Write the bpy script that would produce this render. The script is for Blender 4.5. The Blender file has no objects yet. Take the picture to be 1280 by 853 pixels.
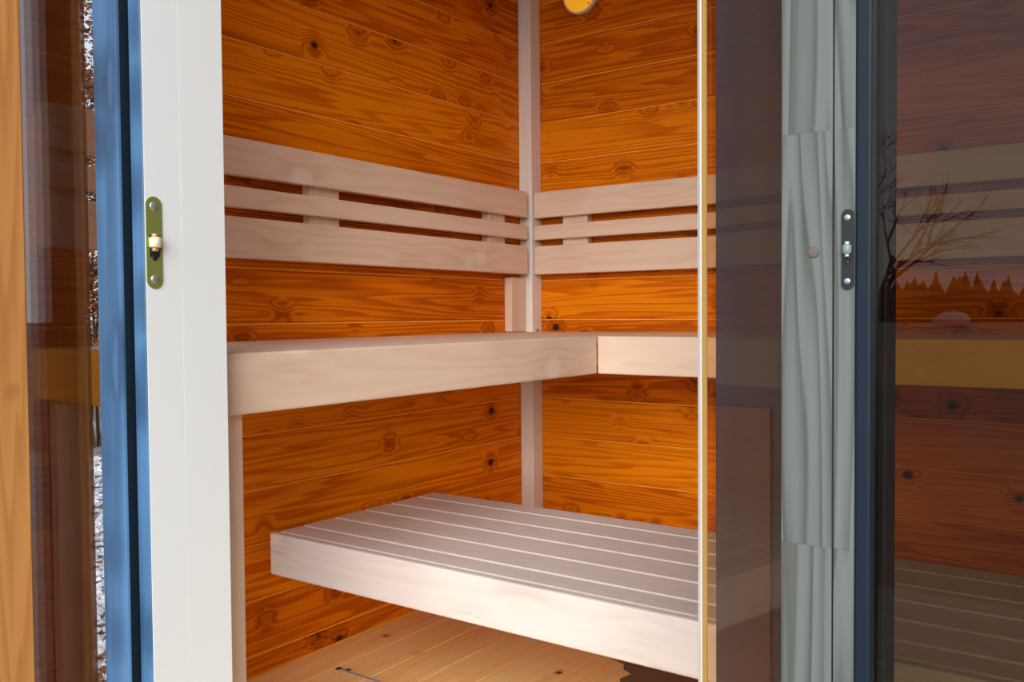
import bpy, bmesh, math, random
from mathutils import Vector, Matrix

scene = bpy.context.scene
COL = scene.collection

# ------------------------------------------------------------------ camera
# sauna corner at the origin, left wall is y = 0, back wall is x = 0, floor is z = 0 (metres)
cam_data = bpy.data.cameras.new('camera')
cam_data.sensor_fit = 'HORIZONTAL'
cam_data.sensor_width = 36.0
cam_data.lens = 1117.755 * 36.0 / 1280.0
cam_data.clip_start = 0.02
cam_data.clip_end = 500.0
cam = bpy.data.objects.new('camera', cam_data)
COL.objects.link(cam)
FWD = Vector((-0.8131758, -0.5812645, -0.02960898))
RGT = Vector((-0.58131686, 0.81364091, -0.00769284))
UPV = Vector((-0.02856265, -0.01095657, 0.99953195))
cam.matrix_world = Matrix((
    (RGT.x, UPV.x, -FWD.x, 2.58059),
    (RGT.y, UPV.y, -FWD.y, 1.76744),
    (RGT.z, UPV.z, -FWD.z, 0.88061),
    (0, 0, 0, 1)))
scene.camera = cam

# ------------------------------------------------------------------ sky, sun, exposure
world = bpy.data.worlds.new('overcast_sky')
scene.world = world
world.use_nodes = True
wn = world.node_tree.nodes
wl = world.node_tree.links
wn.clear()
w_out = wn.new('ShaderNodeOutputWorld')
w_bg = wn.new('ShaderNodeBackground')
w_tc = wn.new('ShaderNodeTexCoord')
w_sep = wn.new('ShaderNodeSeparateXYZ')
w_ramp = wn.new('ShaderNodeValToRGB')
w_ramp.color_ramp.elements[0].position = 0.0
w_ramp.color_ramp.elements[0].color = (0.86, 0.91, 1.0, 1)
w_ramp.color_ramp.elements[1].position = 0.8
w_ramp.color_ramp.elements[1].color = (0.60, 0.75, 1.0, 1)
wl.new(w_tc.outputs['Generated'], w_sep.inputs[0])
wl.new(w_sep.outputs['Z'], w_ramp.inputs[0])
wl.new(w_ramp.outputs[0], w_bg.inputs['Color'])
w_bg.inputs['Strength'].default_value = 1.0
wl.new(w_bg.outputs[0], w_out.inputs[0])

sun_data = bpy.data.lights.new('hazy_sun', 'SUN')
sun_data.energy = 4.2
sun_data.angle = math.radians(50)
sun_data.color = (1.0, 0.97, 0.93)
sun = bpy.data.objects.new('hazy_sun', sun_data)
COL.objects.link(sun)
SUN_FROM = Vector((0.85, 0.40, 0.34)).normalized()
sun.rotation_euler = SUN_FROM.to_track_quat('Z', 'Y').to_euler()
sun.location = (6, 4, 4)

vs = scene.view_settings
vs.view_transform = 'Standard'
vs.look = 'None'
vs.gamma = 1.0
vs.use_curve_mapping = False
vs.exposure = 0.0

# ------------------------------------------------------------------ materials
def new_mat(name):
    m = bpy.data.materials.new(name)
    m.use_nodes = True
    nt = m.node_tree
    nt.nodes.clear()
    out = nt.nodes.new('ShaderNodeOutputMaterial')
    return m, nt, out

def plain(name, col, rough=0.6, metallic=0.0, spec=0.5):
    m, nt, out = new_mat(name)
    b = nt.nodes.new('ShaderNodeBsdfPrincipled')
    b.inputs['Base Color'].default_value = (*col, 1)
    b.inputs['Roughness'].default_value = rough
    b.inputs['Metallic'].default_value = metallic
    b.inputs['Specular IOR Level'].default_value = spec
    nt.links.new(b.outputs[0], out.inputs[0])
    return m

def wood(name, axis, light, mid, dark, knot, rough=0.5, rings=16.0, contrast=1.0, knot_size=0.10,
         knot_amount=1.0, knot_scale=7.0, warp=0.07, vary=0.25, bump=0.15, spec=0.4, blotch=0.25):
    """sawn softwood: grain along local axis, growth rings, knots; every board shifted by its own random"""
    m, nt, out = new_mat(name)
    N, Lk = nt.nodes, nt.links
    tc = N.new('ShaderNodeTexCoord')
    info = N.new('ShaderNodeObjectInfo')
    rnd = N.new('ShaderNodeVectorMath'); rnd.operation = 'SCALE'
    comb = N.new('ShaderNodeCombineXYZ')
    for i, k in enumerate((37.0, 23.0, 51.0)):
        mm = N.new('ShaderNodeMath'); mm.operation = 'MULTIPLY'
        Lk.new(info.outputs['Random'], mm.inputs[0]); mm.inputs[1].default_value = k
        Lk.new(mm.outputs[0], comb.inputs[i])
    add = N.new('ShaderNodeVectorMath'); add.operation = 'ADD'
    Lk.new(tc.outputs['Object'], add.inputs[0]); Lk.new(comb.outputs[0], add.inputs[1])
    # knots
    ks = [knot_scale] * 3; ks[axis] *= 0.85
    kmap = N.new('ShaderNodeVectorMath'); kmap.operation = 'MULTIPLY'; kmap.inputs[1].default_value = ks
    Lk.new(add.outputs[0], kmap.inputs[0])
    vor = N.new('ShaderNodeTexVoronoi'); vor.feature = 'F1'; vor.inputs['Scale'].default_value = 1.0
    Lk.new(kmap.outputs[0], vor.inputs['Vector'])
    kn = N.new('ShaderNodeMapRange'); kn.interpolation_type = 'SMOOTHSTEP'
    kn.inputs['From Min'].default_value = knot_size * 1.15
    kn.inputs['From Max'].default_value = knot_size * 0.55
    Lk.new(vor.outputs['Distance'], kn.inputs['Value'])
    halo = N.new('ShaderNodeMapRange'); halo.interpolation_type = 'SMOOTHERSTEP'
    halo.inputs['From Min'].default_value = knot_size * 3.6
    halo.inputs['From Max'].default_value = knot_size * 0.9
    Lk.new(vor.outputs['Distance'], halo.inputs['Value'])
    # grain warped round the knots
    gs = [13.0, 13.0, 13.0]; gs[axis] = 0.55
    gmap = N.new('ShaderNodeVectorMath'); gmap.operation = 'MULTIPLY'; gmap.inputs[1].default_value = gs
    Lk.new(add.outputs[0], gmap.inputs[0])
    base = N.new('ShaderNodeTexNoise'); base.inputs['Scale'].default_value = 0.75
    base.inputs['Detail'].default_value = 3.0; base.inputs['Roughness'].default_value = 0.45
    Lk.new(gmap.outputs[0], base.inputs['Vector'])
    hs = N.new('ShaderNodeMath'); hs.operation = 'MULTIPLY_ADD'
    Lk.new(halo.outputs[0], hs.inputs[0]); hs.inputs[1].default_value = warp
    Lk.new(base.outputs[0], hs.inputs[2])
    rg = N.new('ShaderNodeMath'); rg.operation = 'MULTIPLY'; rg.inputs[1].default_value = rings
    Lk.new(hs.outputs[0], rg.inputs[0])
    fr = N.new('ShaderNodeMath'); fr.operation = 'FRACT'
    Lk.new(rg.outputs[0], fr.inputs[0])
    late = N.new('ShaderNodeMapRange'); late.interpolation_type = 'SMOOTHSTEP'
    late.inputs['From Min'].default_value = 0.15; late.inputs['From Max'].default_value = 0.85
    Lk.new(fr.outputs[0], late.inputs['Value'])
    edge = N.new('ShaderNodeMapRange'); edge.interpolation_type = 'SMOOTHSTEP'
    edge.inputs['From Min'].default_value = 1.0; edge.inputs['From Max'].default_value = 0.82
    Lk.new(fr.outputs[0], edge.inputs['Value'])
    lt = N.new('ShaderNodeMath'); lt.operation = 'MULTIPLY'
    Lk.new(late.outputs[0], lt.inputs[0]); Lk.new(edge.outputs[0], lt.inputs[1])
    fs = [220.0, 220.0, 220.0]; fs[axis] = 3.0
    fmap = N.new('ShaderNodeVectorMath'); fmap.operation = 'MULTIPLY'; fmap.inputs[1].default_value = fs
    Lk.new(add.outputs[0], fmap.inputs[0])
    fine = N.new('ShaderNodeTexNoise'); fine.inputs['Scale'].default_value = 1.0; fine.inputs['Detail'].default_value = 2.0
    Lk.new(fmap.outputs[0], fine.inputs['Vector'])
    bs = [4.0, 4.0, 4.0]; bs[axis] = 1.3
    bmap = N.new('ShaderNodeVectorMath'); bmap.operation = 'MULTIPLY'; bmap.inputs[1].default_value = bs
    Lk.new(add.outputs[0], bmap.inputs[0])
    blo = N.new('ShaderNodeTexNoise'); blo.inputs['Scale'].default_value = 1.6; blo.inputs['Detail'].default_value = 3.0
    Lk.new(bmap.outputs[0], blo.inputs['Vector'])
    # combine: factor 0 light .. 1 dark
    f1 = N.new('ShaderNodeMath'); f1.operation = 'MULTIPLY'; f1.inputs[1].default_value = 0.42 * contrast
    Lk.new(lt.outputs[0], f1.inputs[0])
    f2 = N.new('ShaderNodeMath'); f2.operation = 'MULTIPLY_ADD'
    Lk.new(fine.outputs[0], f2.inputs[0]); f2.inputs[1].default_value = 0.42 * contrast
    Lk.new(f1.outputs[0], f2.inputs[2])
    f3 = N.new('ShaderNodeMath'); f3.operation = 'MULTIPLY_ADD'
    Lk.new(blo.outputs[0], f3.inputs[0]); f3.inputs[1].default_value = blotch * 2.0
    Lk.new(f2.outputs[0], f3.inputs[2])
    f4 = N.new('ShaderNodeMath'); f4.operation = 'MULTIPLY_ADD'
    Lk.new(info.outputs['Random'], f4.inputs[0]); f4.inputs[1].default_value = vary
    Lk.new(f3.outputs[0], f4.inputs[2])
    f5 = N.new('ShaderNodeMath'); f5.operation = 'SUBTRACT'
    Lk.new(f4.outputs[0], f5.inputs[0]); f5.inputs[1].default_value = blotch + vary * 0.5 + 0.1 * contrast
    ramp = N.new('ShaderNodeValToRGB')
    cr = ramp.color_ramp
    cr.elements[0].position = 0.0; cr.elements[0].color = (*light, 1)
    cr.elements[1].position = 1.0; cr.elements[1].color = (*dark, 1)
    e = cr.elements.new(0.45); e.color = (*mid, 1)
    hm = N.new('ShaderNodeMath'); hm.operation = 'MULTIPLY_ADD'; hm.inputs[1].default_value = 0.32 * contrast
    Lk.new(halo.outputs[0], hm.inputs[0]); Lk.new(f5.outputs[0], hm.inputs[2])
    Lk.new(hm.outputs[0], ramp.inputs[0])
    km = N.new('ShaderNodeMath'); km.operation = 'MULTIPLY'; km.inputs[1].default_value = knot_amount
    Lk.new(kn.outputs[0], km.inputs[0])
    mix = N.new('ShaderNodeMix'); mix.data_type = 'RGBA'
    Lk.new(km.outputs[0], mix.inputs['Factor'])
    Lk.new(ramp.outputs[0], mix.inputs['A']); mix.inputs['B'].default_value = (*knot, 1)
    b = N.new('ShaderNodeBsdfPrincipled')
    b.inputs['Roughness'].default_value = rough
    b.inputs['Specular IOR Level'].default_value = spec
    Lk.new(mix.outputs['Result'], b.inputs['Base Color'])
    if bump > 0:
        bp = N.new('ShaderNodeBump'); bp.inputs['Strength'].default_value = bump; bp.inputs['Distance'].default_value = 0.002
        Lk.new(f2.outputs[0], bp.inputs['Height']); Lk.new(bp.outputs[0], b.inputs['Normal'])
    Lk.new(b.outputs[0], out.inputs[0])
    return m

def thin_glass(name, tint, ior=1.5, boost=1.0):
    """clear or coated sheet glass: tinted straight-through light and a Fresnel mirror on its faces"""
    m, nt, out = new_mat(name)
    N, Lk = nt.nodes, nt.links
    t = N.new('ShaderNodeBsdfTransparent'); t.inputs[0].default_value = (*tint, 1)
    g = N.new('ShaderNodeBsdfGlossy'); g.inputs['Roughness'].default_value = 0.0
    g.inputs[0].default_value = (1, 1, 1, 1)
    fz = N.new('ShaderNodeFresnel'); fz.inputs[0].default_value = ior
    mu = N.new('ShaderNodeMath'); mu.operation = 'MULTIPLY'; mu.inputs[1].default_value = boost; mu.use_clamp = True
    mx = N.new('ShaderNodeMixShader')
    Lk.new(fz.outputs[0], mu.inputs[0]); Lk.new(mu.outputs[0], mx.inputs[0])
    Lk.new(t.outputs[0], mx.inputs[1]); Lk.new(g.outputs[0], mx.inputs[2])
    Lk.new(mx.outputs[0], out.inputs[0])
    return m

PINE = dict(light=(0.90, 0.270, 0.003), mid=(0.63, 0.134, 0.0015), dark=(0.27, 0.048, 0.0010), knot=(0.05, 0.014, 0.003),
            rough=0.5, rings=19, contrast=0.98, vary=0.42, knot_size=0.10, spec=0.10, blotch=0.34)
PINE_X = wood('orange_pine_along_x', 0, **PINE)
PINE_Y = wood('orange_pine_along_y', 1, **PINE)
ASPEN = dict(light=(0.85, 0.655, 0.50), mid=(0.78, 0.57, 0.415), dark=(0.52, 0.34, 0.22), knot=(0.88, 0.76, 0.63),
             rough=0.5, rings=9, contrast=0.65, vary=0.12, knot_size=0.17, knot_amount=0.6, knot_scale=5.0, bump=0.05, blotch=0.14, spec=0.25)
ASPEN_X = wood('pale_aspen_along_x', 0, **ASPEN)
ASPEN_Y = wood('pale_aspen_along_y', 1, **ASPEN)
ASPEN_Z = wood('pale_aspen_along_z', 2, **ASPEN)
LOWB = dict(ASPEN, light=(0.79, 0.70, 0.64), mid=(0.73, 0.635, 0.57), dark=(0.52, 0.40, 0.34))
LOW_X = wood('bleached_aspen_along_x', 0, **LOWB)
LOW_Y = wood('bleached_aspen_along_y', 1, **LOWB)
LOW_Z = wood('bleached_aspen_along_z', 2, **LOWB)
POSTW = wood('whitewood_along_z', 2, light=(0.90, 0.86, 0.79), mid=(0.84, 0.78, 0.69), dark=(0.60, 0.50, 0.40), knot=(0.16, 0.09, 0.05),
             rings=7, contrast=0.4, vary=0.05, knot_size=0.05, bump=0.05, blotch=0.1)
AMBER_Y = wood('amber_board_along_y', 1, light=(0.98, 0.54, 0.07), mid=(0.93, 0.44, 0.03), dark=(0.50, 0.18, 0.02), knot=(0.3, 0.09, 0.01),
               rings=10, contrast=0.6, vary=0.1, knot_amount=0.6)
LARCH_Z = wood('orange_larch_along_z', 2, light=(0.60, 0.265, 0.07), mid=(0.46, 0.18, 0.04), dark=(0.18, 0.06, 0.010), knot=(0.12, 0.04, 0.01),
               rings=14, contrast=0.7, vary=0.1, knot_size=0.05)
FLOORW = wood('floor_pine_along_x', 0, light=(0.97, 0.66, 0.30), mid=(0.93, 0.53, 0.19), dark=(0.48, 0.20, 0.05), knot=(0.05, 0.02, 0.01),
              rough=0.5, rings=12, contrast=0.7, vary=0.2, knot_size=0.06)
BLUE_Z = wood('blue_stained_timber', 2, light=(0.080, 0.190, 0.35), mid=(0.040, 0.105, 0.205), dark=(0.014, 0.040, 0.09), knot=(0.012, 0.032, 0.075),
              rings=5, contrast=0.8, vary=0.05, knot_size=0.17, knot_amount=0.75, knot_scale=9.0, rough=0.4, blotch=0.5, spec=0.3)
GREEN_Z = wood('jamb_reflection_green', 2, light=(0.165, 0.185, 0.17), mid=(0.125, 0.138, 0.126), dark=(0.050, 0.036, 0.026), knot=(0.12, 0.075, 0.05),
               rings=24, contrast=1.25, vary=0.05, knot_size=0.05, knot_amount=0.7, rough=0.65, blotch=0.15, spec=0.15)
DARK_Z = wood('dark_brown_stained_timber', 2, light=(0.080, 0.098, 0.21), mid=(0.066, 0.082, 0.18), dark=(0.042, 0.052, 0.11),
              knot=(0.03, 0.02, 0.018), rings=6, contrast=0.4, vary=0.1, rough=0.6, spec=0.2)
BROWN_Z = wood('taupe_bench_reflection', 2, light=(0.13, 0.115, 0.19), mid=(0.115, 0.10, 0.165), dark=(0.05, 0.046, 0.07), knot=(0.03, 0.02, 0.018), rings=6, contrast=0.4, vary=0.05, rough=0.6, spec=0.2)
WHITE = plain('white_paint', (0.87, 0.91, 0.89), 0.55)
NAVY = plain('dark_blue_grey', (0.009, 0.017, 0.027), 0.5, spec=0.2)
CEILW = plain('ceiling_board', (0.55, 0.20, 0.03), 0.6)
DARKGAP = plain('dark_backing', (0.10, 0.03, 0.006), 0.8)
BRASS = plain('olive_brass', (0.26, 0.30, 0.07), 0.4, 0.35)
STEEL = plain('bright_steel', (0.72, 0.76, 0.80), 0.28, 0.8)
BLACKM = plain('black_metal', (0.018, 0.022, 0.022), 0.4, 0.3)
CREAM = plain('cream_nylon', (0.75, 0.72, 0.48), 0.45)
GREYN = plain('grey_nylon', (0.20, 0.26, 0.24), 0.4)
COPPER = plain('copper_pin', (0.60, 0.33, 0.20), 0.4, 0.5)
BLACK = plain('black_recess', (0.008, 0.008, 0.008), 0.8)
PLUGM = plain('beige_plug', (0.15, 0.125, 0.105), 0.75, spec=0.1)
TONGUE = plain('raw_pine_tongue', (0.95, 0.44, 0.06), 0.7, spec=0.1)
LAMPRIM = plain('white_lamp_ring', (0.80, 0.78, 0.72), 0.4)
LAMPLENS = plain('yellow_lamp_glass', (0.85, 0.42, 0.03), 0.3)
LAMPLENS.node_tree.nodes['Principled BSDF'].inputs['Emission Color'].default_value = (1.0, 0.46, 0.02, 1)
LAMPLENS.node_tree.nodes['Principled BSDF'].inputs['Emission Strength'].default_value = 0.55
DRAINM = plain('grey_aluminium', (0.52, 0.52, 0.52), 0.4, 0.6)
STAINM = plain('grey_brown_stain', (0.17, 0.11, 0.075), 0.6)
EDGEM = plain('frosted_glass_edge', (0.88, 0.90, 0.84), 0.35)
SEALM = plain('black_gasket', (0.012, 0.010, 0.010), 0.6)
GLASS_R = thin_glass('amber_tinted_glass', (0.59, 0.55, 0.45), 1.52, 0.8)
GLASS_D = thin_glass('coated_door_glass', (0.90, 0.78, 0.60), 1.52, 0.05)
GLASS_L = thin_glass('bronze_tinted_glass', (0.70, 0.65, 0.63), 1.52, 0.8)
GLASS_C = thin_glass('clear_glass', (0.97, 0.98, 0.97), 1.45, 0.6)

# ------------------------------------------------------------------ helpers
def tag(o, label=None, cat=None, group=None, kind=None):
    if label: o['label'] = label
    if cat: o['category'] = cat
    if group: o['group'] = group
    if kind: o['kind'] = kind
    return o

def empty(name, loc, rz=0.0):
    o = bpy.data.objects.new(name, None)
    o.empty_display_size = 0.05
    o.location = loc
    o.rotation_euler = (0, 0, rz)
    COL.objects.link(o)
    return o

def link(name, bm, mat, parent=None, loc=(0, 0, 0), smooth=False):
    me = bpy.data.meshes.new(name)
    bm.to_mesh(me)
    bm.free()
    me.materials.append(mat)
    if smooth:
        for p in me.polygons: p.use_smooth = True
    o = bpy.data.objects.new(name, me)
    o.location = loc
    COL.objects.link(o)
    if parent is not None: o.parent = parent
    return o

def world_base(o):
    v = Vector((0, 0, 0))
    while o is not None:
        v += Vector(o.location)
        o = o.parent
    return v

def box_bm(sx, sy, sz, bevel=0.0, seg=1):
    bm = bmesh.new()
    bmesh.ops.create_cube(bm, size=1.0)
    bmesh.ops.scale(bm, vec=(sx, sy, sz), verts=bm.verts)
    if bevel > 0:
        bmesh.ops.bevel(bm, geom=list(bm.edges), offset=bevel, segments=seg, affect='EDGES', profile=0.5)
    return bm

def box(name, x0, x1, y0, y1, z0, z1, mat, parent=None, bevel=0.0, seg=1):
    """axis-aligned board between world bounds; its origin sits at its own middle"""
    bm = box_bm(x1 - x0, y1 - y0, z1 - z0, bevel, seg)
    c = Vector(((x0 + x1) / 2, (y0 + y1) / 2, (z0 + z1) / 2))
    if parent is not None: c -= world_base(parent)
    return link(name, bm, mat, parent, c)

def stadium_bm(w, h, t):
    """rounded-end plate standing in local XZ, thickness along +Y from 0 to t"""
    bm = bmesh.new()
    r = w / 2
    pts = []
    for i in range(13):
        a = math.pi * i / 12
        pts.append((r * math.cos(a), (h / 2 - r) + r * math.sin(a)))
    for i in range(13):
        a = math.pi + math.pi * i / 12
        pts.append((r * math.cos(a), -(h / 2 - r) + r * math.sin(a)))
    n = len(pts)
    a = [bm.verts.new((x, 0, z)) for x, z in pts]
    b = [bm.verts.new((x, t, z)) for x, z in pts]
    bm.faces.new(a); bm.faces.new(list(reversed(b)))
    for i in range(n):
        bm.faces.new((a[i], a[(i + 1) % n], b[(i + 1) % n], b[i]))
    bmesh.ops.recalc_face_normals(bm, faces=bm.faces)
    return bm

def disc_bm(r, t, n=20, dome=0.0, slot=False):
    """round head, axis +Y"""
    bm = bmesh.new()
    a = [bm.verts.new((r * math.cos(2 * math.pi * i / n), 0, r * math.sin(2 * math.pi * i / n))) for i in range(n)]
    b = [bm.verts.new((0.85 * r * math.cos(2 * math.pi * i / n), t, 0.85 * r * math.sin(2 * math.pi * i / n))) for i in range(n)]
    top = bm.verts.new((0, t + dome, 0))
    bm.faces.new(a)
    for i in range(n):
        j = (i + 1) % n
        bm.faces.new((a[i], a[j], b[j], b[i]))
        bm.faces.new((b[i], b[j], top))
    bmesh.ops.recalc_face_normals(bm, faces=bm.faces)
    return bm

def barrel_bm(r, h, n=20):
    """roller, axis Z, with rounded rims"""
    bm = bmesh.new()
    prof = [(0.0, -h / 2), (r * 0.8, -h / 2), (r, -h / 2 + r * 0.2), (r, h / 2 - r * 0.2), (r * 0.8, h / 2), (0.0, h / 2)]
    rings = []
    for pr, pz in prof:
        if pr == 0: rings.append([bm.verts.new((0, 0, pz))])
        else: rings.append([bm.verts.new((pr * math.cos(2 * math.pi * i / n), pr * math.sin(2 * math.pi * i / n), pz)) for i in range(n)])
    for k in range(len(rings) - 1):
        A, B = rings[k], rings[k + 1]
        for i in range(n):
            j = (i + 1) % n
            if len(A) == 1: bm.faces.new((A[0], B[i], B[j]))
            elif len(B) == 1: bm.faces.new((A[i], A[j], B[0]))
            else: bm.faces.new((A[i], A[j], B[j], B[i]))
    bmesh.ops.recalc_face_normals(bm, faces=bm.faces)
    return bm

# ------------------------------------------------------------------ the sauna shell
PITCH = 0.135
Z0 = 0.997                      # a board joint of the cladding
CEIL = 2.10
rows = []
for k in range(-8, 9):
    a, b = Z0 + k * PITCH, Z0 + (k + 1) * PITCH
    a, b = max(a, 0.002), min(b, CEIL - 0.002)
    if b - a > 0.01: rows.append((a, b))

floor = box('floor', -0.02, 1.875, -0.02, 2.32, -0.05, -0.022, DARKGAP)
tag(floor, 'pale pine floor of narrow planks under the low slatted bench', 'floor', kind='structure')
edges = [0.0]
while edges[-1] < 2.3: edges.append(min(2.3, edges[-1] + 0.115))
for i in range(len(edges) - 1):
    if edges[i + 1] - edges[i] < 0.02: continue
    box('plank', 0.0, 1.87, edges[i] + 0.0008, edges[i + 1] - 0.0008, -0.022, 0.0, FLOORW, floor, 0.0015)
# drain slot sunk in the floor
drain = empty('floor_drain', (1.044, 0.20, 0.0))
tag(drain, 'thin grey metal drain slot set in the pale floor by left wall', 'drain')
box('drain_grate', 1.040, 1.048, 0.135, 0.42, 0.0, 0.0022, DRAINM, drain, 0.0008)
box('end_gap', 1.034, 1.048, 0.122, 0.135, 0.0, 0.0016, BLACK, drain)

bm = bmesh.new()
pts = [(0.60, 0.655), (0.615, 0.70), (0.645, 0.715), (0.66, 0.745), (0.70, 0.735), (0.735, 0.755), (0.76, 0.80), (0.75, 0.90), (0.60, 0.92)]
va = [bm.verts.new((x, y, 0.0004)) for x, y in pts]; vb = [bm.verts.new((x, y, 0.0012)) for x, y in pts]
bm.faces.new(list(reversed(va))); bm.faces.new(vb)
for i in range(len(pts)):
    bm.faces.new((va[i], va[(i + 1) % len(pts)], vb[(i + 1) % len(pts)], vb[i]))
mt_ = link('floor_patch', bm, STAINM, floor, -world_base(floor))
mt_['label'] = 'ragged grey brown patch'

wl_x = [(-0.02, 1.27), (1.60, 1.875)]
wall_left = box('wall_left', -0.03, 1.27, -0.045, -0.0038, -0.02, CEIL, TONGUE)
tag(wall_left, 'left sauna wall of wide horizontal orange pine boards', 'wall', kind='structure')
box('backing_board', 1.60, 1.875, -0.045, -0.0038, -0.02, CEIL, TONGUE, wall_left)
for a, b in rows:
    for x0, x1 in ((0.0, 1.27), (1.60, 1.872)):
        box('plank', x0, x1, -0.016, 0.0, a + 0.0014, b - 0.0014, PINE_X, wall_left, 0.004)
wall_back = box('wall_back', -0.045, -0.0038, -0.03, 2.32, -0.02, CEIL, TONGUE)
tag(wall_back, 'back sauna wall of orange pine boards right of the corner post', 'wall', kind='structure')
for a, b in rows:
    box('plank', -0.016, 0.0, 0.0, 2.30, a + 0.0014, b - 0.0014, PINE_Y, wall_back, 0.004)
wall_right = box('wall_right', -0.03, 1.80, 2.302, 2.33, -0.02, CEIL, PINE_X)
tag(wall_right, 'far right sauna wall of orange pine beyond the tinted window', 'wall', kind='structure')
ceiling = box('ceiling', -0.045, 1.89, -0.045, 2.33, CEIL, CEIL + 0.06, CEILW)
tag(ceiling, 'orange timber ceiling boards closing the sauna on top', 'ceiling', kind='structure')

# white corner post
trim_1 = box('trim_1', 0.001, 0.062, 0.001, 0.052, 0.001, CEIL - 0.001, POSTW, None, 0.003)
tag(trim_1, 'slim whitish square corner post where the two orange walls meet', 'post', kind='structure')

# left window gap in the side wall and its glass
window_2 = box('window_2', 1.275, 1.595, -0.034, -0.028, 0.03, CEIL - 0.03, GLASS_C)
tag(window_2, 'narrow clear side window with gravel and shrub behind it', 'window', kind='structure')
for z0, z1 in ((0.0, 0.03), (CEIL - 0.03, CEIL - 0.001)):
    box('window_rail', 1.271, 1.599, -0.045, -0.012, z0, z1, DARK_Z, window_2)

# tinted pane left of the blue timber
window_1 = box('window_1', 1.857, 1.863, 0.03, 0.474, 0.0, CEIL - 0.001, GLASS_L)
tag(window_1, 'dark tinted glass pane left of the blue timber', 'window', kind='structure')

# blue stained outer timber left of the doorway
trim_2 = empty('trim_2', (1.85, 0.55, -0.12))
tag(trim_2, 'blue stained outer door post with knots and a dark groove', 'door post', kind='structure')
box('face_board', 1.82, 1.872, 0.5195, 0.5830, -0.12, 2.09, BLUE_Z, trim_2, 0.004, 2)
box('groove_shade', 1.832, 1.868, 0.5831, 0.5843, -0.12, 2.09, NAVY, trim_2)['label'] = 'navy strip painting the groove shade'  # shade of the groove painted on as a thin navy strip
box('groove_strip', 1.800, 1.822, 0.5832, 0.5895, -0.12, 2.09, BLUE_Z, trim_2, 0.001)
box('edge_strip', 1.800, 1.8585, 0.5897, 0.6190, -0.12, 2.09, BLUE_Z, trim_2, 0.002)

# white painted reveal
trim_3 = empty('trim_3', (1.79, 0.605, 0.0))
tag(trim_3, 'wide flat white painted door jamb left of the opening', 'door jamb', kind='structure')
box('jamb_board', 1.724, 1.7995, 0.585, 0.6200, 0.0, 2.09, WHITE, trim_3, 0.0003)
box('jamb_board', 1.7999, 1.8565, 0.6192, 0.6200, 0.0, 2.09, WHITE, trim_3)

# solid copy of the left jamb's reflection, right of the doorway
trim_4 = empty('trim_4', (1.83, 1.55, -0.05))
tag(trim_4, 'grey green solid stand-in for the reflected door jamb with round plug right of the opening', 'door post', kind='structure')
for za, zb in ((-0.05, 0.692), (0.6921, 1.024), (1.0241, 2.09)):      # finger-jointed lengths
    box('jamb_reflection_board', 1.805, 1.857, 1.5215, 1.5618, za, zb, GREEN_Z, trim_4)
    box('jamb_reflection_board', 1.805, 1.8562, 1.5632, 1.5790, za, zb, GREEN_Z, trim_4)
plug = link('plug', disc_bm(0.0047, 0.0012, 20, 0.0006), PLUGM, trim_4, Vector((1.857, 1.5473, 0.9285)) - world_base(trim_4))
plug.rotation_euler = (0, 0, -math.pi / 2)
plug['label'] = 'small round beige plug'

# dark brown inner post behind the glass door
trim_5 = box('trim_5', 1.40, 1.45, 1.2935, 1.5100, 0.0, CEIL - 0.001, DARK_Z, None, 0.002)
tag(trim_5, 'broad dark brown post behind the glass door edge', 'door post', kind='structure')
box('bench_reflection', 1.450, 1.4535, 1.297, 1.3705, 0.0, 0.757, BROWN_Z, trim_5, 0.0012)  # taupe board stands in for the reflection below the mirrored bench

# fixed right pane; its dark strip copies the blue post's reflected edge
window_3 = box('window_3', 1.838, 1.843, 1.588, 2.30, 0.0, CEIL - 0.001, GLASS_R)
tag(window_3, 'large amber tinted glass pane right of the grey green jamb reflection', 'window', kind='structure')
box('frame_reflection', 1.812, 1.8565, 1.5793, 1.5910, -0.001, CEIL - 0.002, NAVY, window_3, 0.002, 2)

# frameless glass door seen nearly edge on
HX, HY, FX, FY = 1.800, 1.506, 1.579, 1.3335
ang = math.atan2(FY - HY, FX - HX)
leaf_len = math.hypot(FX - HX, FY - HY)
door_1 = link('door_1', box_bm(leaf_len, 0.006, 2.03), GLASS_D, None, ((HX + FX) / 2, (HY + FY) / 2, 0.02 + 2.03 / 2))
door_1.rotation_euler = (0, 0, ang)
tag(door_1, 'narrow frameless glass door leaf standing open with bright pale edge', 'door', kind='structure')
link('door_edge', box_bm(0.014, 0.0085, 2.03, 0.001), EDGEM, door_1, (leaf_len / 2 + 0.0072, 0, 0))['label'] = 'pale polished glass edge'

# ------------------------------------------------------------------ benches
def slats_along_x(parent, name, x0, x1, ys, z0, z1, mat, gap=0.003):
    for a, b in zip(ys[:-1], ys[1:]):
        box(name, x0, x1, a + gap, b - gap, z0, z1, mat, parent, 0.002)

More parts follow.
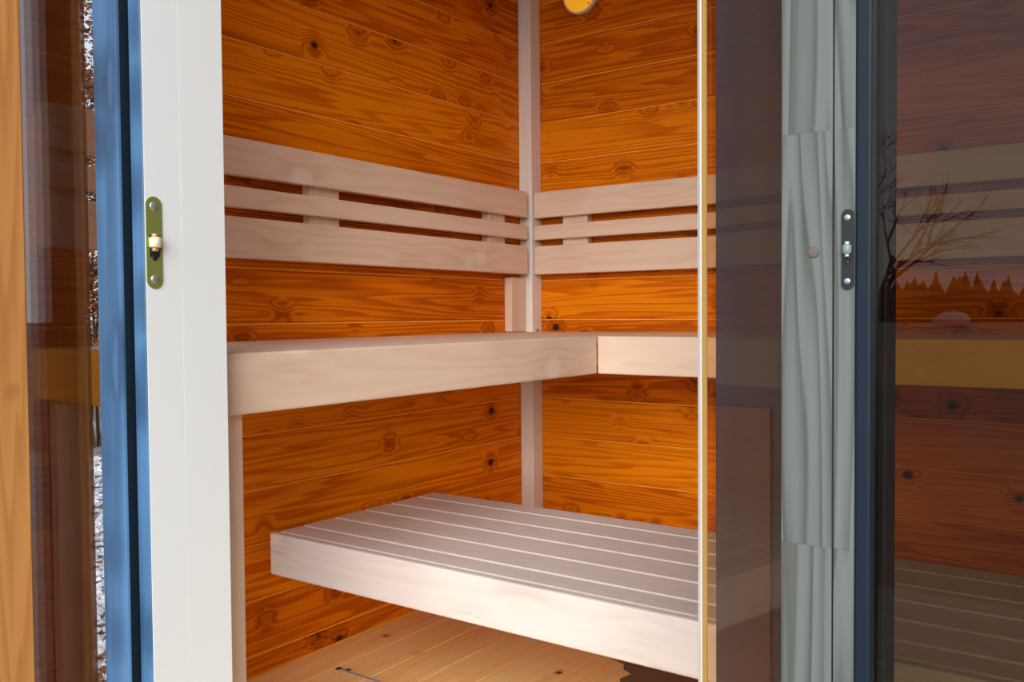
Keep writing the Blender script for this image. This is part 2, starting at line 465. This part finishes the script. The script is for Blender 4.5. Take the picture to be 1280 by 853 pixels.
# upper bench along the left wall
ub = empty('sauna_bench', (0.9, 0.3, 0.0))
tag(ub, 'pale upper bench along the left wall with a broad front board', 'bench')
BT, BB_ = 0.822, 0.722
box('front_board', 0.5302, 1.713, 0.556, 0.578, BB_, BT, ASPEN_X, ub, 0.004, 2)
slats_along_x(ub, 'slat', 0.02, 1.69, [0.004 + i * 0.1094 for i in range(6)], 0.798, 0.8215, ASPEN_X, 0.002)
box('end_board', 1.692, 1.715, 0.003, 0.555, BB_, BT, AMBER_Y, ub, 0.003)['label'] = 'amber end board'
for x in (0.35, 1.0, 1.60):
    box('cross_rail', x, x + 0.045, 0.003, 0.555, 0.735, 0.797, ASPEN_Y, ub)
box('leg', 1.645, 1.690, 0.505, 0.553, 0.0, 0.797, ASPEN_Z, ub, 0.002)
box('leg', 1.645, 1.690, 0.02, 0.065, 0.0, 0.734, ASPEN_Z, ub, 0.002)

# upper bench along the back wall
rb = empty('sauna_bench', (0.25, 1.4, 0.0))
tag(rb, 'pale upper bench along the back wall, meeting its neighbour at an inside corner', 'bench')
box('front_board', 0.508, 0.530, 0.5782, 0.990, BB_, BT, ASPEN_Y, rb, 0.004, 2)
box('front_board', 0.508, 0.530, 0.9905, 2.29, BB_, BT, AMBER_Y, rb, 0.004, 2)['label'] = 'amber length of front board'
xs = [0.004 + i * 0.0999 for i in range(6)]
for a, b in zip(xs[:-1], xs[1:]):
    box('slat', a + 0.002, b - 0.002, 0.580, 2.29, 0.798, 0.8215, ASPEN_Y, rb, 0.002)
for y in (0.75, 1.4, 2.1):
    box('cross_rail', 0.003, 0.507, y, y + 0.045, 0.735, 0.797, ASPEN_X, rb)
for x in (0.03, 0.455):
    box('leg', x, x + 0.045, 2.22, 2.265, 0.0, 0.734, ASPEN_Z, rb, 0.002)

# low slatted bench
lb = empty('low_bench', (0.89, 1.1, 0.0))
tag(lb, 'low pale slatted bench with thick front board above the floor', 'bench')
LT, LB_ = 0.361, 0.262
box('front_board', 1.166, 1.190, 0.055, 2.25, LB_, LT + 0.001, LOW_Y, lb, 0.005, 2)
gx = [0.588, 0.669, 0.778, 0.879, 0.987, 1.0915, 1.165]
for a, b in zip(gx[:-1], gx[1:]):
    box('slat', a + 0.003, b - 0.003, 0.057, 2.25, LT - 0.026, LT, LOW_Y, lb, 0.003)
box('under_board', 0.595, 1.160, 0.06, 2.24, LT - 0.040, LT - 0.0265, LOW_Y, lb)['label'] = 'pale board showing as light lines between the slats'
box('end_board', 0.590, 1.165, 0.055, 0.0565, LB_ + 0.001, LT - 0.041, LOW_X, lb)
box('wall_cleat', 0.65, 1.10, 0.001, 0.0545, LT - 0.075, LT - 0.042, LOW_X, lb)
for y in (1.45, 2.19):
    for x in (0.60, 1.11):
        box('leg', x, x + 0.045, y, y + 0.045, 0.0, LT - 0.041, LOW_Z, lb, 0.002)

# ------------------------------------------------------------------ backrests
HB = [(1.0155, 1.1115), (1.1325, 1.1815), (1.2065, 1.2935)]
ba = empty('backrest', (0.9, 0.03, 1.0))
tag(ba, 'pale backrest of three horizontal boards on the left wall', 'backrest')
for a, b in HB:
    box('board', 0.0885, 1.710, 0.031, 0.055, a, b, ASPEN_X, ba, 0.004, 2)
for x0, x1, z0, z1 in ((0.925, 1.025, 1.025, 1.285), (0.185, 0.275, 1.025, 1.285), (1.62, 1.70, 1.025, 1.285), (0.068, 0.152, 0.823, 1.005)):
    box('upright', x0, x1, 0.001, 0.0305, z0, z1, ASPEN_Z, ba, 0.002)
bb = empty('backrest', (0.03, 1.2, 1.0))
tag(bb, 'pale backrest of three horizontal boards on the back wall', 'backrest')
for a, b in HB:
    box('board', 0.031, 0.055, 0.0565, 2.28, a, b, ASPEN_Y, bb, 0.004, 2)
for y0, y1 in ((0.157, 0.254), (0.95, 1.05), (1.75, 1.85)):
    box('upright', 0.001, 0.0305, y0, y1, 1.025, 1.285, ASPEN_Z, bb, 0.002)

# ------------------------------------------------------------------ wall lamp
lamp = empty('wall_lamp', (0.001, 0.222, 1.938))
tag(lamp, 'round yellow wall lamp with white ring high on back wall', 'lamp')
def lathe_x(prof, n=40):
    bm = bmesh.new()
    rings = []
    for x, r in prof:
        if r == 0: rings.append([bm.verts.new((x, 0, 0))])
        else: rings.append([bm.verts.new((x, r * math.cos(2 * math.pi * i / n), r * math.sin(2 * math.pi * i / n))) for i in range(n)])
    for A, B in zip(rings[:-1], rings[1:]):
        for i in range(n):
            j = (i + 1) % n
            if len(A) == 1: bm.faces.new((A[0], B[i], B[j]))
            elif len(B) == 1: bm.faces.new((A[i], A[j], B[0]))
            else: bm.faces.new((A[i], A[j], B[j], B[i]))
    bmesh.ops.recalc_face_normals(bm, faces=bm.faces)
    return bm
link('lamp_ring', lathe_x([(0, 0), (0, 0.066), (0.014, 0.0665), (0.020, 0.064), (0.021, 0.0605), (0.016, 0.060), (0.016, 0)]), LAMPRIM, lamp, (0, 0, 0), True)
link('lamp_glass', lathe_x([(0.0165, 0.0595), (0.023, 0.058), (0.032, 0.048), (0.039, 0.028), (0.042, 0)]), LAMPLENS, lamp, (0, 0, 0), True)
link('screw', lathe_x([(0.0225, 0.0025), (0.024, 0.002), (0.0245, 0)], 12), BLACK, lamp, (0.006, 0.038, -0.042))

# ------------------------------------------------------------------ roller catches
def roller_catch(loc, rz, w, h, plate, roller, pin, label):
    """rounded plate lying on a board face (local +Y looks out), screws, slot, roller and pin"""
    t = empty('roller_catch', loc, rz)
    tag(t, label, 'roller catch')
    link('plate', stadium_bm(w, h, 0.0016), plate, t, (0, 0.0, 0))
    link('slot', box_bm(w * 0.62, 0.0006, h * 0.24), BLACK, t, (0, 0.0018, -h * 0.035))
    for s in (1, -1):
        hd = link('screw', disc_bm(w * 0.26, 0.0014, 20, 0.0010), STEEL, t, (0, 0.0014, s * h * 0.395))
        for q in range(2):
            cr = link('screw_cross', box_bm(w * 0.22, 0.0003, w * 0.05), GREYN, hd, (0, 0.0024, 0))
            cr.rotation_euler = (0, math.radians(40 + 90 * q), 0)
    link('roller', barrel_bm(w * 0.36, h * 0.115), roller, t, (0.0, 0.0035, 0), True)
    for s in (1, -1):
        link('pin', barrel_bm(w * 0.21, h * 0.045), pin, t, (0.0, 0.0030, s * h * 0.075), True)
    k = link('adjuster_screw', disc_bm(w * 0.17, 0.0012, 16, 0.0005), BLACKM, t, (0, 0.0016, -h * 0.165))
    return t
roller_catch((1.8435, 0.6200, 0.9860), 0.0, 0.0245, 0.1300, BRASS, CREAM, COPPER,
             'brass coloured roller catch with two screws on the white jamb')
roller_catch((1.8562, 1.5738, 0.9295), -math.pi / 2, 0.0095, 0.0628, BLACKM, GREYN, STEEL,
             'black roller catch, solid copy of the reflected brass one')  # added as a solid copy of the left catch's reflection

# ------------------------------------------------------------------ solid post for one reflected in the left pane
lp = box('post_reflection', 1.900, 1.975, 0.230, 0.3735, -0.12, 2.30, LARCH_Z, None, 0.003)
tag(lp, 'solid orange larch stand-in for a post reflected in the tinted pane', 'post')

# ------------------------------------------------------------------ outdoors
def noise_mat(name, c0, c1, scale, rough=0.9):
    m, nt, out = new_mat(name)
    N, Lk = nt.nodes, nt.links
    tc = N.new('ShaderNodeTexCoord')
    nz = N.new('ShaderNodeTexNoise'); nz.inputs['Scale'].default_value = scale; nz.inputs['Detail'].default_value = 4
    rp = N.new('ShaderNodeValToRGB')
    rp.color_ramp.elements[0].position = 0.35; rp.color_ramp.elements[0].color = (*c0, 1)
    rp.color_ramp.elements[1].position = 0.65; rp.color_ramp.elements[1].color = (*c1, 1)
    b = N.new('ShaderNodeBsdfPrincipled'); b.inputs['Roughness'].default_value = rough
    Lk.new(tc.outputs['Object'], nz.inputs['Vector']); Lk.new(nz.outputs[0], rp.inputs[0])
    Lk.new(rp.outputs[0], b.inputs['Base Color']); Lk.new(b.outputs[0], out.inputs[0])
    return m
GROUND = noise_mat('stony_ground', (0.20, 0.17, 0.14), (0.38, 0.34, 0.30), 30)
FIELD = noise_mat('winter_field', (0.11, 0.09, 0.06), (0.20, 0.17, 0.12), 0.4)
STONE = noise_mat('pale_stone', (0.42, 0.42, 0.46), (0.72, 0.72, 0.76), 14)
LEAFB = noise_mat('rust_leaves', (0.10, 0.032, 0.010), (0.32, 0.115, 0.028), 6)
TWIG = plain('brown_twigs', (0.07, 0.035, 0.02), 0.9)
CONIFER = noise_mat('dark_conifers', (0.012, 0.018, 0.012), (0.03, 0.035, 0.02), 2)
SNOW = noise_mat('old_snow', (0.60, 0.62, 0.66), (0.80, 0.82, 0.86), 1)

gbm = bmesh.new()
bmesh.ops.create_grid(gbm, x_segments=2, y_segments=2, size=200)
ground = link('ground', gbm, FIELD, None, (0, 0, -0.125))
tag(ground, 'brown winter ground stretching around the sauna', 'ground', kind='structure')
gbm = bmesh.new()
bmesh.ops.create_grid(gbm, x_segments=2, y_segments=2, size=4)
yard = link('gravel_bed', gbm, GROUND, None, (0.5, -2.5, -0.120))
tag(yard, 'grey gravel bed beside the sauna seen by the side window', 'gravel bed', kind='structure')

rng = random.Random(7)
def mesh_object(name, verts, faces, mat, parent=None, loc=(0, 0, 0)):
    me = bpy.data.meshes.new(name)
    me.from_pydata(verts, [], faces)
    me.materials.append(mat)
    o = bpy.data.objects.new(name, me)
    o.location = loc
    COL.objects.link(o)
    if parent is not None: o.parent = parent
    return o
PEBBLE_V = [Vector(v) for v in ((-1, 0, 0), (1, 0, 0.1), (0.1, -1, 0), (-0.1, 1, 0.1), (0, 0.1, 1), (0, 0, -1), (0.6, 0.6, 0.5), (-0.5, -0.6, 0.6))]
PEBBLE_V = [v * 0.5 for v in PEBBLE_V]
PEBBLE_F = [(0, 7, 4), (7, 2, 4), (2, 1, 4), (1, 6, 4), (6, 3, 4), (3, 0, 4), (0, 2, 7), (1, 3, 6), (2, 0, 5), (1, 2, 5), (3, 1, 5), (0, 3, 5)]
LEAF_V = [Vector(v) for v in ((-1, 0, 0), (0, -0.6, 0.3), (1, 0, 0.1), (0, 0.6, 0.4))]
LEAF_F = [(0, 1, 2, 3)]
def scatter(n, smin, smax, tv, tf, lift, flat):
    V, F = [], []
    for _ in range(n):
        t = rng.random() ** 1.2
        x = 1.3 - 2.2 * t + rng.uniform(-0.55, 0.55) * (0.5 + t)
        y = -0.5 - 3.9 * t + rng.uniform(-0.30, 0.30)
        if y > -0.15 or y < -4.3: continue
        s_ = rng.uniform(smin, smax) * (1 + 0.5 * t)
        m4 = Matrix.Translation((x, y, -0.119 + lift + s_ * 0.2 * flat)) @ Matrix.Rotation(rng.uniform(0, 6.28), 4, 'Z') @ \
            Matrix.Rotation(rng.uniform(-0.5, 0.5) * flat, 4, 'X') @ Matrix.Diagonal((s_, s_ * rng.uniform(0.6, 1), s_ * rng.uniform(0.4, 0.7), 1))
        k = len(V)
        V += [m4 @ v for v in tv]
        F += [tuple(i + k for i in f) for f in tf]
    return V, F
V, F = scatter(6000, 0.022, 0.045, PEBBLE_V, PEBBLE_F, 0.0, 1.0)
gravel = mesh_object('gravel', V, F, STONE)
tag(gravel, 'loose pale grey gravel stones beyond the side window', 'gravel', kind='stuff')
V, F = scatter(420, 0.02, 0.04, LEAF_V, LEAF_F, 0.040, 0.3)
litter = mesh_object('fallen_leaves', V, F, LEAFB)
tag(litter, 'scattered rust brown fallen leaves lying on the gravel', 'leaves', kind='stuff')

def tube(bm, a, b, ra, rb, n=5):
    d = (b - a)
    if d.length < 1e-6: return
    q = d.to_track_quat('Z', 'Y').to_matrix()
    A = [bm.verts.new(a + q @ Vector((ra * math.cos(2 * math.pi * i / n), ra * math.sin(2 * math.pi * i / n), 0))) for i in range(n)]
    B = [bm.verts.new(b + q @ Vector((rb * math.cos(2 * math.pi * i / n), rb * math.sin(2 * math.pi * i / n), 0))) for i in range(n)]
    for i in range(n):
        bm.faces.new((A[i], A[(i + 1) % n], B[(i + 1) % n], B[i]))

# rust-leaved shrub behind the gravel
shrub = empty('rusty_shrub', (-1.25, -5.0, -0.12))
tag(shrub, 'tall sparse rust brown shrub behind the gravel, past the side window', 'shrub')
bm = bmesh.new()
tips = []
for i in range(60):
    p = Vector((rng.uniform(-1.1, 1.1), rng.uniform(-0.35, 0.35), 0))
    d = Vector((rng.uniform(-0.2, 0.2), rng.uniform(-0.1, 0.1), 1)).normalized()
    L_ = rng.uniform(2.0, 3.4)
    for s in range(5):
        q = p + d * (L_ / 5)
        tube(bm, p, q, 0.014 * (1 - s / 6), 0.014 * (1 - (s + 1) / 6), 4)
        for _ in range(2):
            e = q + Vector((rng.uniform(-1, 1), rng.uniform(-0.6, 0.6), rng.uniform(0.1, 0.9))) * 0.28
            tube(bm, q, e, 0.005, 0.002, 3)
            tips.append((q, e))
        p = q
        d = (d + Vector((rng.uniform(-0.2, 0.2), rng.uniform(-0.15, 0.15), 0))).normalized()
link('stems', bm, TWIG, shrub)
V, F = [], []
for _ in range(60000):
    a, b = rng.choice(tips)
    c = a.lerp(b, rng.random()) + Vector((rng.gauss(0, 0.06), rng.gauss(0, 0.06), rng.gauss(0, 0.06)))
    if c.z > 2.4 and rng.random() < 0.3: continue
    s_ = rng.uniform(0.010, 0.028)
    m3 = Matrix.Rotation(rng.uniform(0, 6.28), 3, 'Z') @ Matrix.Rotation(rng.uniform(0, 3.1), 3, 'X')
    k = len(V)
    V += [c + m3 @ (v * s_) for v in LEAF_V]
    F.append((k, k + 1, k + 2, k + 3))
fol = mesh_object('leaves', V, F, LEAFB, shrub)
fol['kind'] = 'stuff'

# what the right pane mirrors: a bare tree, a line of conifers, old snow
bt = empty('bare_tree', (13.6, -1.3, -0.125))
tag(bt, 'bare branching tree mirrored in the amber pane by the jamb reflection', 'tree')
bm = bmesh.new()
def grow(p, d, L_, r, depth):
    q = p + d * L_
    tube(bm, p, q, r, r * 0.7, 6)
    if depth == 0: return
    for _ in range(3 if depth > 1 else 4):
        nd = (d + Vector((rng.gauss(0, 0.5), rng.gauss(0.08, 0.5), rng.gauss(0.05, 0.35)))).normalized()
        grow(p.lerp(q, rng.uniform(0.55, 1.0)), nd, L_ * rng.uniform(0.6, 0.8), r * 0.55, depth - 1)
grow(Vector((0, 0, 0)), Vector((0.02, 0.05, 1)).normalized(), 1.3, 0.06, 5)
link('branches', bm, TWIG, bt)

V, F = [], []
for i in range(260):
    y = -60 + i * 0.30 + rng.uniform(-0.4, 0.4)
    h = rng.uniform(2.0, 3.2) + (1.6 if y > -19 else 0.2) * rng.random() + 0.5 * math.sin(y * 0.35)
    x = 95 + rng.uniform(-3, 3)
    for j in range(3):
        z0 = h * (0.02 + 0.28 * j) - 0.12
        z1 = min(h, z0 + h * 0.5)
        r = (1.5 - 0.35 * j) * rng.uniform(0.7, 1.2)
        k = len(V)
        V += [Vector((x + r * math.cos(q * math.pi / 3), y + r * math.sin(q * math.pi / 3), z0 + rng.uniform(-0.2, 0.2))) for q in range(6)] + [Vector((x, y, z1))]
        F += [(k + q, k + (q + 1) % 6, k + 6) for q in range(6)]
tl = mesh_object('treeline', V, F, CONIFER)
tag(tl, 'distant dark conifer treeline mirrored in the amber pane', 'treeline', kind='stuff')
bm = bmesh.new()
bmesh.ops.create_icosphere(bm, subdivisions=3, radius=1.0, matrix=Matrix.Diagonal((0.9, 1.05, 0.55, 1)))
for v in bm.verts: v.co += v.co.normalized() * rng.uniform(-0.08, 0.08)
sh = link('snow_heap', bm, SNOW, None, (62, -8.3, 0.30), True)
tag(sh, 'low pale heap of old snow on the field, mirrored in the amber pane', 'snow heap')
